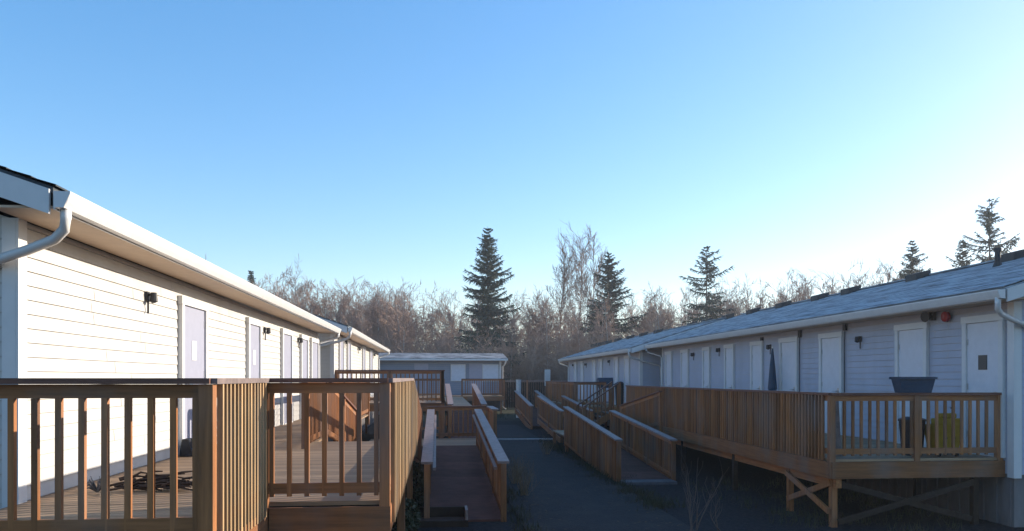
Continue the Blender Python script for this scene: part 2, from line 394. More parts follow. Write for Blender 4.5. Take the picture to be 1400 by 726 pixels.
brace(dR, (XD, YR+.1, .25), (XD, YR+1.6, .68)); brace(dR, (XD+.03, YR+.1, .7), (XD+.03, YR+1.6, .22))
brace(dR, (XD+.1, YR-.0, .1), (XW-.5, YR-.0, .7), 'dark_and_shaded_wood'); brace(dR, (XD+.1, YR+.06, .7), (XW-.5, YR+.06, .1), 'dark_and_shaded_wood')  # dim end braces, shade below the deck painted into the wood
XA, XB = 4.07, 5.3
ZA = .5
rr = thing('access_ramp', 'wooden access ramp with weathered caps rising beside the near right deck', 'ramp', (4.7, 20, 0), 'wheelchair ramps')
YA = onx(846, XA)[0]
floorboards(rr, XA+.02, YA, .05, XB-.02, 24.2, ZA, name='ramp_floor', mt=M['grit'])
floorboards(rr, XA, 24.21, ZA, XD-.15, 27, name='landing_floor')
railing(rr, (XA, YA, .02), (XA, 24.2, ZA), h=.95, cap='cap', capw=.17, gap=.12, every=9, low=-.12, off=-.04)
railing(rr, (XB, YA-.1, .02), (XB, 23, ZA-.08), h=.95, cap='cap', capw=.17, gap=.138, every=1.8)
m = MB(); m.beam((XA, YA, .02), (XA, 24.2, ZA-.1), .05, .3, plumb=True); rel(m.build('rim_board', M['wood_y'], rr), rr)
m = MB(); m.beam((XB+.05, YA, .02), (XB+.05, 24.2, ZA-.1), .05, .3, plumb=True); rel(m.build('rim_board', M['wood_y'], rr), rr)
m = MB(); m.box(XA+.02, YA-.45, -.02, XB-.02, YA-.01, .06); rel(m.build('concrete_pad', M['concrete'], rr), rr)
for x, y in ((XA+.05, 24.3), (XA+.05, 26.9), (XB, 26.9)): support(rr, x, y, ZA-.05)
st = thing('stairs', 'short wooden stairs with sloping handrails up to the right deck', 'stairs', (5.9, 27.5, 0))
for i in range(4):
    m = MB(); x = 5.3+i*.27; z = ZA+.15*(i+1); m.box(x, 27.05, z-.04, x+.29, 28.4, z); rel(m.build('tread', M['deck_y'], st), st)
for yy in (27.05, 28.4):
    m = MB(); m.beam((5.2, yy, .45+.87), (6.55, yy, 1.27+.95), .12, .04, 1); m.beam((5.2, yy, .45), (6.5, yy, 1.2), .04, .25, plumb=True)
    for k in range(9):
        t = (k+.5)/9; m.box(5.2+1.3*t-.019, yy-.019, .5+.78*t, 5.2+1.3*t+.019, yy+.019, 1.3+.86*t)
    for t in (0, 1): m.box(5.2+1.3*t-.045, yy-.045, 0, 5.2+1.3*t+.045, yy+.045, 1.3+.87*t)
    rel(m.build('handrail', [M['wood_z'], M['cap_red']], st), st)

# ---- deck and ramps before the second right cabin
Z3 = E-1.23
d3 = thing('timber_deck', 'distant right deck with open balusters before the protruding second right cabin', 'deck', (7, 37, 0), 'timber decks in front of the cabins')
floorboards(d3, 6.0, 33, Z3, 8.28, 44)
railing(d3, (6.0, 33.05, Z3), (7.3, 33.05, Z3), h=1.07, gap=.138)
railing(d3, (6.0, 33.05, Z3), (6.0, 42, Z3), h=1.07, gap=.138, posts=(1,))
rim(d3, [(5.97, 33, Z3), (8.28, 33, Z3)]); rim(d3, [(5.96, 33, Z3), (5.96, 44, Z3)])
for y in (33.1, 36.5, 40, 43.8):
    support(d3, 6.05, y, Z3-.05); support(d3, 8.1, y, Z3-.05)
r3 = thing('access_ramp', 'farther right wooden ramp running behind the near ramp rail toward the distant deck', 'ramp', (5.1, 31, 0), 'wheelchair ramps')
floorboards(r3, 4.5, 27.6, .2, 5.6, 34, .55, name='ramp_floor', mt=M['grit'])
for xx in (4.5, 5.6):
    railing(r3, (xx, 27.6, .2), (xx, 34, .6), h=.97, cap='cap', capw=.17, gap=.138, every=3)
rim(r3, [(4.45, 27.6, .22), (4.45, 34, .6)], h=.2)
r4 = thing('access_ramp', 'small wooden ramp with pale capped rails at the far end of the path', 'ramp', (4.9, 39, 0), 'wheelchair ramps')
floorboards(r4, 4.3, 35, .15, 5.4, 42, .75, name='ramp_floor', mt=M['grit'])
for xx in (4.3, 5.4):
    railing(r4, (xx, 35, .12), (xx, 42, .7), h=.97, cap='cap', capw=.19, gap=.138, every=3)
rim(r4, [(4.26, 35, .15), (4.26, 42, .75)], h=.25)

# ---- deck of the cabin at the end
Z4 = E-1.1
d4 = thing('timber_deck', 'far deck with dark railing along the cabin that closes the row', 'deck', (2, 48, 0), 'timber decks in front of the cabins')
floorboards(d4, -3.2, 47, Z4, 4.05, 49.98)
railing(d4, (-3.2, 47.05, Z4), (.4, 47.05, Z4), h=1.07, gap=.138, posts=(0,1))
railing(d4, (1.5, 47.05, Z4), (4.0, 47.05, Z4), h=1.07, gap=.138)
railing(d4, (4.0, 47.05, Z4), (4.0, 49.9, Z4), h=1.07, gap=.138, posts=())
rim(d4, [(-3.2, 47, Z4), (4.05, 47, Z4), (4.05, 49.95, Z4)], h=.25)
for x in (-3, .4, 1.5, 3.9): support(d4, x, 47.15, Z4-.05)

# ------------------------------------------------------------------ cabins
def lap(m, org, u, n, ulen, z0, z1, clip=None, step=.125, rs=None, seams=True):
    org = Vector(org); u = Vector(u); n = Vector(n); up = Vector((0,0,1))
    z = z0
    while z < z1-.01:
        zt = min(z+step, z1); a, b = 0, ulen
        if clip:
            a, b = clip(zt)
            if b-a < .05: break
        p = lambda uu, zz_, off: org+u*uu+n*off+up*zz_
        zg = z+.006
        m.quad([p(a,zg,.018), p(b,zg,.018), p(b,zt,.006), p(a,zt,.006)])
        m.quad([p(a,zg,.0), p(b,zg,.0), p(b,zg,.018), p(a,zg,.018)])
        m.quad([p(a,z,.002), p(b,z,.002), p(b,zg,.002), p(a,zg,.002)], 1)
        if rs and seams:
            q = rs.uniform(.5, 3.6)
            while q < b-.3:
                m.quad([p(q,zg+.001,.026), p(q+.011,zg+.001,.026), p(q+.011,zt-.002,.008), p(q,zt-.002,.008)], 1)
                q += 3.66+rs.choice((0, 0, .4, -.4))
        z = zt
def cabin(label, X0, s, Y0, Y1, W, zf, zt, pitch, doors, lamps, sid='siding', roofm='roof', ove=.5, ovg=.45, vents=(), dmat='door', door_h=2.06, spout=True, seed=1):
    """path-facing long wall on x = X0 whose outward normal is s; the cabin lies on the other side"""
    rs = random.Random(seed)
    root = thing('cabin', label, 'cabin', (X0-s*W/2, (Y0+Y1)/2, 0), 'modular cabins')
    add = lambda mb_, name, mt, par=None, **k: rel(mb_.build(name, mt, root, **k), root) if par is None else mb_.build(name, mt, par, **k)
    xw = lambda t: X0-s*t
    hw = W/2; rise = pitch*hw
    # walls
    m = MB()
    m.box(X0-s*.02, Y0+.0, zf-.25, xw(W-.02), Y1, zt)          # core
    for yy in (Y0+.001, Y1-.001):
        m.quad([(xw(0.02), yy, zt-.01), (xw(W-.02), yy, zt-.01), (xw(hw), yy, zt+rise-.02)])
    lap(m, (X0-s*.015, Y0, 0), (0,1,0), (s,0,0), Y1-Y0, zf-.25, zt, rs=rs)
    def clip(z):
        if z <= zt: return 0, W
        q = (z-zt)/pitch; return q, W-q
    lap(m, (X0, Y0+.0, 0), (-s,0,0), (0,-1,0), W, zf-.25, zt+rise, clip, rs=rs)
    add(m, 'wall', [M[sid], M['seam_and_shadow']])
    m = MB(); m.box(X0-s*.04, Y0+.04, -.1, xw(W-.04), Y1-.04, zf-.255)
    k = int((Y1-Y0)/.3)
    for i in range(k): m.box(X0-s*.04, Y0+.1+i*.3, 0, X0-s*.02, Y0+.28+i*.3, zf-.26)
    add(m, 'skirting', M['skirt'])
    for xx, dx in ((X0, -s*.11), (xw(W), s*.11)):
        for yy, dy in ((Y0, .11), (Y1, -.11)):
            m = MB(); sgx = s if xx == X0 else -s; sgy = -1 if dy > 0 else 1
            m.box(xx, yy+sgy*.03, zf-.3, xx+dx, yy+sgy*.002, zt+.0); m.box(xx+sgx*.022, yy+sgy*.03, zf-.3, xx+sgx*.002-sgx*.0, yy+dy, zt+.0)
            add(m, 'corner_trim', M['trim'])
    # roof: two slabs
    ya, yb = Y0-ovg, Y1+ovg
    ze = zt+.11-0*pitch
    m = MB()
    zeave = zt+.15; zr = zeave+pitch*(hw+ove)
    for sg in (1, -1):
        xe = X0-s*hw+sg*s*(hw+ove); xr = X0-s*hw
        prof = [(xe, zeave-.03), (xe, zeave+.02), (xr, zr+.02), (xr, zr-.05)]
        m.extrude(prof, [lambda a, z, y=ya: (a, y, z), lambda a, z, y=yb: (a, y, z)])
    # shingle courses: shallow steps
    for sg in (1, -1):
        xe = X0-s*hw+sg*s*(hw+ove+.03); xr = X0-s*hw; n_ = 20
        for i in range(n_):
            t0, t1 = i/n_, (i+1)/n_
            a0 = xe+(xr-xe)*t0; a1 = xe+(xr-xe)*t1; z0 = zeave+.02+(zr-zeave)*t0; z1 = zeave+.02+(zr-zeave)*t1
            m.quad([(a0,ya-.02,z0+.018),(a0,yb+.02,z0+.018),(a1,yb+.02,z1+.008),(a1,ya-.02,z1+.008)])
            m.quad([(a0,ya-.02,z0+.004),(a0,yb+.02,z0+.004),(a0,yb+.02,z0+.018),(a0,ya-.02,z0+.018)])
    m.beam((X0-s*hw, ya-.02, zr+.045), (X0-s*hw, yb+.02, zr+.045), .2, .03)
    add(m, 'roof', M[roofm])
    # rake boards on the gables
    for yy in (ya-.012, yb+.012):
        m = MB()
        for sg in (1, -1):
            xe = X0-s*hw+sg*s*(hw+ove-.02); xr = X0-s*hw
            m.beam((xe, yy, zeave-.1), (xr, yy, zr-.105), .03, .2, plumb=True)
        add(m, 'rake_board', M['trim'])
    # soffits
    m = MB(); m.box(X0+s*.02, ya+.01, zt, X0+s*(ove-.0), yb-.01, zt+.02); m.box(xw(W)-s*.02, ya+.01, zt, xw(W)-s*ove, yb-.01, zt+.02)
    for yy0, yy1 in ((ya+.012, Y0-.03), (Y1+.03, yb-.012)):
        for sg in (1, -1):
            xe = X0-s*hw+sg*s*hw; xr = X0-s*hw
            m.extrude([(xe, zt+.021), (xe, zt+.03), (xr, zt+rise+.08), (xr, zt+rise+.06)], [lambda a, z, y=yy0: (a, y, z), lambda a, z, y=yy1: (a, y, z)])
    add(m, 'soffit', M['soffit'])
    # fascia and gutter
    for sg, xe in ((s, X0+s*ove), (-s, xw(W)-s*ove)):
        m = MB(); m.box(xe, ya, zt-.01, xe+sg*.02, yb, zt+.14); add(m, 'fascia', M['trim'])
        m = MB(); a = xe+sg*.022
        prof = [(a, zt+.13), (a, zt+.0), (a+sg*.075, zt+.0), (a+sg*.1, zt+.05), (a+sg*.125, zt+.115), (a+sg*.125, zt+.13), (a+sg*.115, zt+.13), (a+sg*.09, zt+.06), (a+sg*.065, zt+.012), (a+.01*sg, zt+.012), (a+.01*sg, zt+.13)]
        m.extrude(prof, [lambda p, z: (p, ya-.03, z), lambda p, z: (p, yb+.03, z)])
        m.extrude([(a, zt+.13), (a, zt), (a+sg*.075, zt), (a+sg*.125, zt+.115), (a+sg*.125, zt+.13)], [lambda p, z: (p, ya-.036, z), lambda p, z: (p, ya-.03, z)])
        m.extrude([(a, zt+.13), (a, zt), (a+sg*.075, zt), (a+sg*.125, zt+.115), (a+sg*.125, zt+.13)], [lambda p, z: (p, yb+.03, z), lambda p, z: (p, yb+.036, z)])
        add(m, 'gutter', M['gutter'])
    if spout:
        g = X0+s*(ove+.07); yy = ya+.06
        pts = [(g, yy, zt+.02), (g, yy, zt-.07), (g-s*.03, yy+.04, zt-.15), (g-s*.13, yy+.1, zt-.22), (g-s*.4, yy+.2, zt-.3), (X0-s*.15, Y0-.09, zt-.38), (X0-s*.75, Y0-.09, zt-.52), (X0-s*.85, Y0-.09, zt-.62), (X0-s*.87, Y0-.09, .3)]
        m = MB(); m.tube(pts, .042, 10); add(m, 'downspout', M['gutter'], smooth=True)
        m = MB(); yy = yb-.1
        pts = [(g, yy, zt+.02), (g, yy, zt-.08), (g-s*.05, yy, zt-.14), (X0+s*.08, yy-.3, zt-.3), (X0+s*.06, yy-.42, zt-.4), (X0+s*.06, yy-.42, .3)]
        m.tube(pts, .036, 8); add(m, 'downspout', M['gutter'], smooth=True)
    # doors
    for dd in doors:
        y0_, y1_ = dd[0], dd[1]; kind = dd[2] if len(dd) > 2 else 'door'
        m = MB(); zb = zf+.03; ztp = zb+door_h
        m.box(X0-s*.02, y0_+.05, zb, X0+s*.03, y1_-.05, ztp)
        if kind == 'panel':
            for pz0, pz1 in ((.15, .85), (1.0, 1.9)):
                m.box(X0+s*.028, y0_+.17, zb+pz0, X0+s*.036, y1_-.17, zb+pz1)
        d = add(m, 'door', M[dmat])
        iv = Matrix.Identity(4)
        m = MB()
        m.box(X0+s*.0, y0_-.05, zf, X0+s*.06, y0_+.048, ztp+.003); m.box(X0+s*.0, y1_-.048, zf, X0+s*.06, y1_+.05, ztp+.003)
        m.box(X0, y0_-.07, ztp+.005, X0+s*.065, y1_+.07, ztp+.12)
        m.box(X0+s*.001, y0_+.052, zf+.001, X0+s*.075, y1_-.052, zf+.028)
        f = m.build('door_frame', M['trim'], d)
        for hz_ in (.25, 1.05, 1.8):
            m = MB(); m.box(X0+s*.03, y1_-.075, zb+hz_, X0+s*.04, y1_-.052, zb+hz_+.1); m.build('hinge', M['metal'], d)
        m = MB(); m.tube([(X0+s*.03, y0_+.14, zb+.95), (X0+s*.09, y0_+.14, zb+.95)], .012, 8); m.tube([(X0+s*.09, y0_+.14, zb+.95), (X0+s*.095, y0_+.26, zb+.95)], .011, 8)
        m.box(X0+s*.03, y0_+.11, zb+.88, X0+s*.036, y0_+.17, zb+1.02)
        m.build('handle', M['metal'], d)
        if kind == 'lite':
            yc = (y0_+y1_)/2; m = MB(); m.box(X0+s*.031, yc-.1, zb+1.38, X0+s*.04, yc+.1, zb+1.62); m.build('pane', M['glass'], d)
        if kind == 'notice':
            yc = (y0_+y1_)/2; m = MB(); m.box(X0+s*.031, yc-.1, zb+1.3, X0+s*.036, yc+.1, zb+1.58); m.build('notice', M['trim'], d)
    for y, z in lamps:
        m = MB(); m.box(X0+s*.006, y-.045, z-.02, X0+s*.03, y+.045, z+.1)
        m.tube([(X0+s*.03, y, z+.06), (X0+s*.08, y, z+.07)], .015, 8)
        m.tube([(X0+s*.09, y, z+.09), (X0+s*.09, y, z-.02), (X0+s*.095, y, z-.035)], [.038, .048, .025], 10)
        m.box(X0+s*.02, y-.03, z-.17, X0+s*.04, y-.015, z-.02)
        add(m, 'wall_lamp', M['black'])
    for y, q, hgt in vents:
        zc = zeave+pitch*(ove+q)+.02; xc = X0-s*q
        m = MB()
        if hgt > .3:
            m.tube([(xc, y, zc-.1), (xc, y, zc+.1)], [.13, .06], 12); m.tube([(xc, y, zc), (xc, y, zc+hgt)], .055, 12); m.tube([(xc, y, zc+hgt), (xc, y, zc+hgt+.07)], .075, 12)
        else:
            m.extrude([(-.2, -.1), (.2, .02), (.2, .22), (-.2, .12)], [lambda a, z: (xc-s*a, y-.22, zc+z), lambda a, z: (xc-s*a, y+.22, zc+z)])
        add(m, 'roof_vent', M['vent'])
    return root
ydoor = lambda a, b, X: (min(onx(a, X)[0], onx(b, X)[0]), max(onx(a, X)[0], onx(b, X)[0]))
YL0 = onx(24, XL)[0]; YL1 = onx(434, XL)[0]
def lp(px, py, X):
    y, d = onx(px, X); return (y, zz(py, d))
cab1 = cabin('near left cabin with sunlit white lap siding and a white downspout at its corner', XL, 1, YL0, YL1, 6.4, ZL, E+1.36, .34,
      [(*ydoor(245, 278, XL), 'notice'), (*ydoor(337, 353, XL), 'notice'), ydoor(384, 396.5, XL), ydoor(410, 418.5, XL), ydoor(424, 433, XL)],
      [lp(200, 410, XL), lp(361, 454, XL), lp(407, 467, XL)], dmat='door_left', roofm='roof_dark', seed=3)
X2 = -3.3; Y20 = onx(456, X2)[0]; Y21 = onx(517, X2)[0]
cab2 = cabin('second left cabin, white walls behind the first, with its gable end in shade', X2, 1, Y20, Y21, 6.6, Z2, E+1.46, .34,
      [ydoor(463, 468, X2), ydoor(474, 478, X2), ydoor(495, 498, X2), ydoor(505, 508, X2)],
      [lp(470.5, 469, X2), lp(489, 478, X2), lp(510, 486, X2)], dmat='door_left', roofm='roof', seed=4)
YW0 = onx(1386, XW)[0]; YW1 = onx(906, XW)[0]
vt = []
for px in (1388, 1255, 1163, 1121, 1071, 1030, 995, 966, 946):
    vt.append((onx(px, XW+3.25)[0], 3.25, .1))
vt.append((onx(1364, XW+2.5)[0], 2.5, .31))
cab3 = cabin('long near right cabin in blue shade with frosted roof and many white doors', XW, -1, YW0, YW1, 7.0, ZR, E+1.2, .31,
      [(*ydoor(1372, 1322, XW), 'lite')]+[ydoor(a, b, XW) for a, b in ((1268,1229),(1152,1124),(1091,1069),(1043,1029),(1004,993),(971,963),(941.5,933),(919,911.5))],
      [lp(1177, 466, XW), lp(1054, 476, XW), lp(949, 486, XW), lp(984, 480, XW)], sid='siding_shade', vents=vt, seed=5, door_h=2.16)
X4 = 8.3; Y40 = onx(875, X4)[0]; Y41 = onx(778, X4)[0]
vt = [(onx(px, X4+3.15)[0], 3.15, .1) for px in (900, 880, 862, 845, 832, 822, 812)]
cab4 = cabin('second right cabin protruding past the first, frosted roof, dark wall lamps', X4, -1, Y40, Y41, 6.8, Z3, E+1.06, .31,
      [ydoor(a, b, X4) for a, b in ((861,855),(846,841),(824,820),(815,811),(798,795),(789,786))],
      [lp(785, 500, X4), lp(802, 499, X4), lp(834, 495, X4)], sid='siding_shade', vents=vt, seed=6)
# the cabin that closes the row: long side faces the camera
def end_cabin():
    x0, x1, y0, y1 = -9.5, 4.12, 50, 56.4; zf = Z4; zt = E+1.12; pit = .12
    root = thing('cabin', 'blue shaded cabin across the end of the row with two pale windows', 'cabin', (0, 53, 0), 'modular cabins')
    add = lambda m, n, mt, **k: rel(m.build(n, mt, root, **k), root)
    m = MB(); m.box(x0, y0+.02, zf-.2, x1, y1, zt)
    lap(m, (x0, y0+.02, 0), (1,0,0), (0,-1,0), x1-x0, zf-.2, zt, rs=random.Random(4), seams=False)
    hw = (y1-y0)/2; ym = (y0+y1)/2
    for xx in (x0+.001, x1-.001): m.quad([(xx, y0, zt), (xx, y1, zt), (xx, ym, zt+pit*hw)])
    add(m, 'wall', [M['siding_b'], M['seam_and_shadow']])
    m = MB()
    for i in range(24): m.box(x0+.1+i*.57, y0+.03, 0, x0+.6+i*.57, y0+.05, zf-.21)
    m.box(x0+.05, y0+.05, 0, x1-.05, y1-.05, zf-.21); add(m, 'skirting', M['concrete'])
    m = MB()
    for sg in (-1, 1):
        ye = ym+sg*(hw+.45)
        m.extrude([(ye, zt+.12), (ye, zt+.17), (ym, zt+.17+pit*(hw+.45)), (ym, zt+.1+pit*(hw+.45))], [lambda a, z: (x0-.4, a, z), lambda a, z: (x1+.4, a, z)])
    add(m, 'roof', M['roof_old'])
    m = MB(); m.box(x0-.4, y0-.42, zt, x1+.4, y0-.02, zt+.02); add(m, 'soffit', M['soffit'])
    m = MB(); m.box(x0-.42, y0-.57, zt+.01, x1+.42, y0-.44, zt+.13); add(m, 'gutter', M['gutter'])
    m = MB(); m.box(x1-.1, y0-.02, zf-.2, x1+.03, y0+.0, zt); add(m, 'corner_trim', M['trim'])
    m = MB(); m.tube([(x1+.3, y0-.5, zt), (x1+.2, y0-.2, zt-.3), (x1+.12, y0-.05, zt-.35), (x1+.12, y0-.05, .5), (x1+.3, y0-.4, .35)], .04, 8); add(m, 'downspout', M['gutter'], smooth=True)
    for a, b in ((617, 635), (660, 680)):
        xa = at(a, 50.5)[0]; xb = at(b, 50.5)[0]
        m = MB(); m.box(xa, y0-.03, zf+.95, xb, y0-.01, zf+1.95)
        wdw = add(m, 'window', M['paleglass'])
        m = MB(); fr = .05
        m.box(xa-fr, y0-.05, zf+.9, xa, y0-.005, zf+2); m.box(xb, y0-.05, zf+.9, xb+fr, y0-.005, zf+2); m.box(xa, y0-.05, zf+.9, xb, y0-.005, zf+.95); m.box(xa, y0-.05, zf+1.95, xb, y0-.005, zf+2)
        m.build('window_frame', M['trim'], wdw)
    for a, b in ((567, 572), (641, 650)):
        xa = at(a, 50.5)[0]; xb = xa+.9
        m = MB(); m.box(xa, y0-.03, zf, xb, y0-.0, zf+2.05); add(m, 'door', M['door_left'])
    return root
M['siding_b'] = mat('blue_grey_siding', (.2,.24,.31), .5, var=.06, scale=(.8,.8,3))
end_cabin()
# alarm bell and horn on the near right cabin
y, z = lp(1298, 433, XW); m = MB(); m.tube([(XW-.005, y, z), (XW-.06, y, z)], .05, 14); m.tube([(XW-.05, y, z), (XW-.1, y, z), (XW-.12, y, z)], [.095, .09, .04], 18)
tag(rel(m.build('alarm_bell', M['red'], cab3), cab3), 'red round alarm bell')
y, z = lp(1277, 432, XW); m = MB(); m.box(XW-.06, y-.07, z-.08, XW-.005, y+.07, z+.08); m.tube([(XW-.05, y, z), (XW-.2, y-.03, z-.02)], [.04, .1], 12)
rel(m.build('siren_horn', M['black'], cab3), cab3)
for px, py in ((1157, 447), (1095, 457), (1043, 466)):
    y, z = lp(px, py, XW); m = MB(); m.box(XW-.06, y-.05, z-.08, XW-.005, y+.05, z+.1); m.tube([(XW-.03, y, z), (XW-.03, y+.02, z-.5), (XW-.03, y+.02, ZR+.2)], .011, 6)
    rel(m.build('cable_box', M['black'], cab3), cab3)

# ------------------------------------------------------------------ things on the decks
# window box on the rail
xb, yb_ = at(1254, 12.05); zt_ = ZR+1.04
t = thing('planter_box', 'navy plastic planter box balanced on the near right deck railing', 'planter', (xb, YR+.02, zt_+.001))
m = MB(); pr = []
W0, W1, D0, D1, H = .25, .3, .09, .125, .25
bt = [(-W0,-D0,0),(W0,-D0,0),(W0,D0,0),(-W0,D0,0)]; tp = [(-W1,-D1,H),(W1,-D1,H),(W1,D1,H),(-W1,D1,H)]
tp2 = [(x*.93, y_*.85, H) for x, y_, _ in tp]; in_ = [(x*.9, y_*.8, H-.05) for x, y_, _ in tp]
m.quad(bt[::-1])
for i in range(4):
    j = (i+1) % 4; m.quad([bt[i], bt[j], tp[j], tp[i]]); m.quad([tp[i], tp[j], tp2[j], tp2[i]]); m.quad([tp2[i], tp2[j], in_[j], in_[i]])
m.build('tub', M['navy'], t)
m = MB(); m.beam((-W1-.015,-D1-.008,H-.02), (W1+.015,-D1-.008,H-.02), .02, .035); m.beam((-W1-.015,D1+.008,H-.02), (W1+.015,D1+.008,H-.02), .02, .035)
m.build('rim', M['navy'], t)
m = MB(); m.quad(in_); m.build('soil', M['debris'], t)
# yellow mop bucket
xb, yb_ = at(1289, 12.55)
t = thing('mop_bucket', 'yellow wheeled mop bucket behind the near right deck balusters', 'bucket', (xb, yb_, ZR+.001))
m = MB(); a0, a1, b0, b1, H = .17, .23, .14, .18, .42
bt = [(-a0,-b0,.09),(a0,-b0,.09),(a0,b0,.09),(-a0,b0,.09)]; tp = [(-a1,-b1,.09+H),(a1,-b1,.09+H),(a1,b1,.09+H),(-a1,b1,.09+H)]
m.quad(bt[::-1])
for i in range(4):
    j = (i+1) % 4; m.quad([bt[i], bt[j], tp[j], tp[i]])
m.quad([(x*.92, y_*.92, .42) for x, y_, _ in tp])
m.build('bucket', M['yellow'], t, bev=.01)
m = MB(); m.box(-.2, -.17, .5, .2, .02, .62); m.box(-.15, -.14, .62, .15, -.0, .7); m.build('wringer', M['yellow'], t, bev=.015)
m = MB(); m.tube([(.18,0,.55), (.2,.05,.75), (.2,.08,.78)], .014, 8); m.build('handle', M['black'], t)
for dx in (-.15, .15):
    for dy in (-.12, .12):
        m = MB(); m.tube([(dx-.012, dy, .045), (dx+.012, dy, .045)], .045, 12); m.build('wheel', M['black'], t)
m = MB()
for dx in (-.07, .07): m.tube([(dx, -.165, .3), (dx, -.175, .3)], .028, 12)
m.build('drain_plug', M['black'], t)
# black bin
xb, yb_ = at(1247, 12.7)
t = thing('waste_bin', 'black waste bin standing left of the yellow bucket on the deck', 'bin', (xb, yb_, ZR+.001))
m = MB(); m.tube([(0,0,0), (0,0,.56)], [.16, .2], 16); m.build('bin_body', M['blackp'], t, smooth=False)
m = MB(); m.tube([(0,0,.56), (0,0,.59), (0,0,.63)], [.215, .215, .12], 16); m.build('lid', M['blackp'], t)
# plank leaning by the corner post
xb, yb_ = at(1150, 12.5)
m = MB(); m.beam((xb-.05, yb_, ZR), (xb-.05, yb_+.1, ZR+1.0), .1, .03); 
tag(m.build('loose_plank', M['cap']), 'pale plank leaning upright inside the right deck corner', 'plank')
# folded umbrella against the wall
yy, dd = onx(1056, XW-.25)
t = thing('patio_umbrella', 'dark folded patio umbrella standing against the long right cabin', 'umbrella', (XW-.25, yy, ZR+.001))
m = MB(); m.tube([(0,0,0), (0,0,.08)], [.2, .16], 14); m.build('base', M['black'], t)
m = MB(); m.tube([(0,0,.05), (0,0,2.1)], .02, 8); m.build('pole', M['metal'], t)
m = MB(); m.tube([(0,0,.85), (0,0,1.0), (0,0,1.6), (0,0,2.05)], [.07, .12, .07, .02], 10); m.build('canopy', M['navy'], t)
# grill on far right deck
xb, yb_ = at(827, 34.2)
t = thing('barbecue_grill', 'dark barbecue grill with side shelves on the distant right deck', 'grill', (xb, yb_, Z3+.001))
m = MB()
for dx in (-.3, .3):
    for dy in (-.2, .2): m.box(dx-.02, dy-.02, 0, dx+.02, dy+.02, .85)
m.box(-.33, -.23, .15, .33, .23, .18); m.build('stand', M['black'], t)
m = MB(); m.box(-.33, -.25, .8, .33, .25, 1.0); m.extrude([(-.25, 1.0), (.25, 1.0), (.22, 1.16), (.08, 1.25), (-.1, 1.25), (-.22, 1.15)], [lambda a, z: (-.33, a, z), lambda a, z: (.33, a, z)]); m.build('firebox', M['navy'], t)
m = MB(); m.box(-.65, -.2, .93, -.335, .2, .97); m.box(.335, -.2, .93, .65, .2, .97); m.build('side_shelf', M['navy'], t)
xb, yb_ = at(848, 34.6)
t = thing('waste_bin', 'dark lidded round bin right of the grill on the distant deck', 'bin', (xb, yb_, Z3+.001))
m = MB(); m.tube([(0,0,0), (0,0,.9)], [.2, .25], 14); m.build('bin_body', M['blackp'], t)
m = MB(); m.tube([(0,0,.9), (0,0,1.0), (0,0,1.07)], [.27, .24, .08], 14); m.build('lid', M['blackp'], t)
# pile of dead branches on the near left deck
rnd = random.Random(7)
xc, yc = at(205, 7.3)
m = MB()
for i in range(70):
    a = rnd.uniform(-.5, .5); L_ = rnd.uniform(.12, .35)
    p = Vector((xc+rnd.gauss(0, .16), yc+rnd.gauss(0, .07), ZL+.02+abs(rnd.gauss(0, .045)))); q = p+Vector((cos(a)*L_, sin(a)*L_*.6, rnd.uniform(-.02, .05)))
    q.z = max(q.z, ZL+.012)
    m.tube([p, (p+q)/2+Vector((0, 0, rnd.uniform(0, .03))), q], [.012, .01, .006], 5)
tag(m.build('branch_pile', M['debris']), 'low pile of dark dead branches lying on the near left deck', 'branches')
xc, yc = at(133, 7.1)
m = MB()
for i in range(26):
    a = rnd.uniform(0, 2*pi); m.tube([(xc, yc, ZL+.02), (xc+cos(a)*.07, yc+sin(a)*.05, ZL+rnd.uniform(.06, .13)), (xc+cos(a)*.12, yc+sin(a)*.08, ZL+rnd.uniform(.04, .16))], [.009, .008, .003], 5)
tag(m.build('dried_plant', M['rock']), 'small grey dried plant tuft left of the dark branch pile', 'plant')
yy, dd = onx(258, XL+.18)
t = thing('boots', 'pair of dark boots beside the first left cabin door', 'boots', (XL+.2, yy, ZL+.001))
for k in (0, 1):
    m = MB(); o_ = k*.14
    m.extrude([(-.13, 0), (.13, 0), (.13, .05), (.03, .1), (0, .24), (-.1, .24), (-.13, .06)], [lambda a, z: (a, o_-.045, z), lambda a, z: (a, o_+.045, z)])
    m.build('boot', M['blackp'], t, bev=.012)
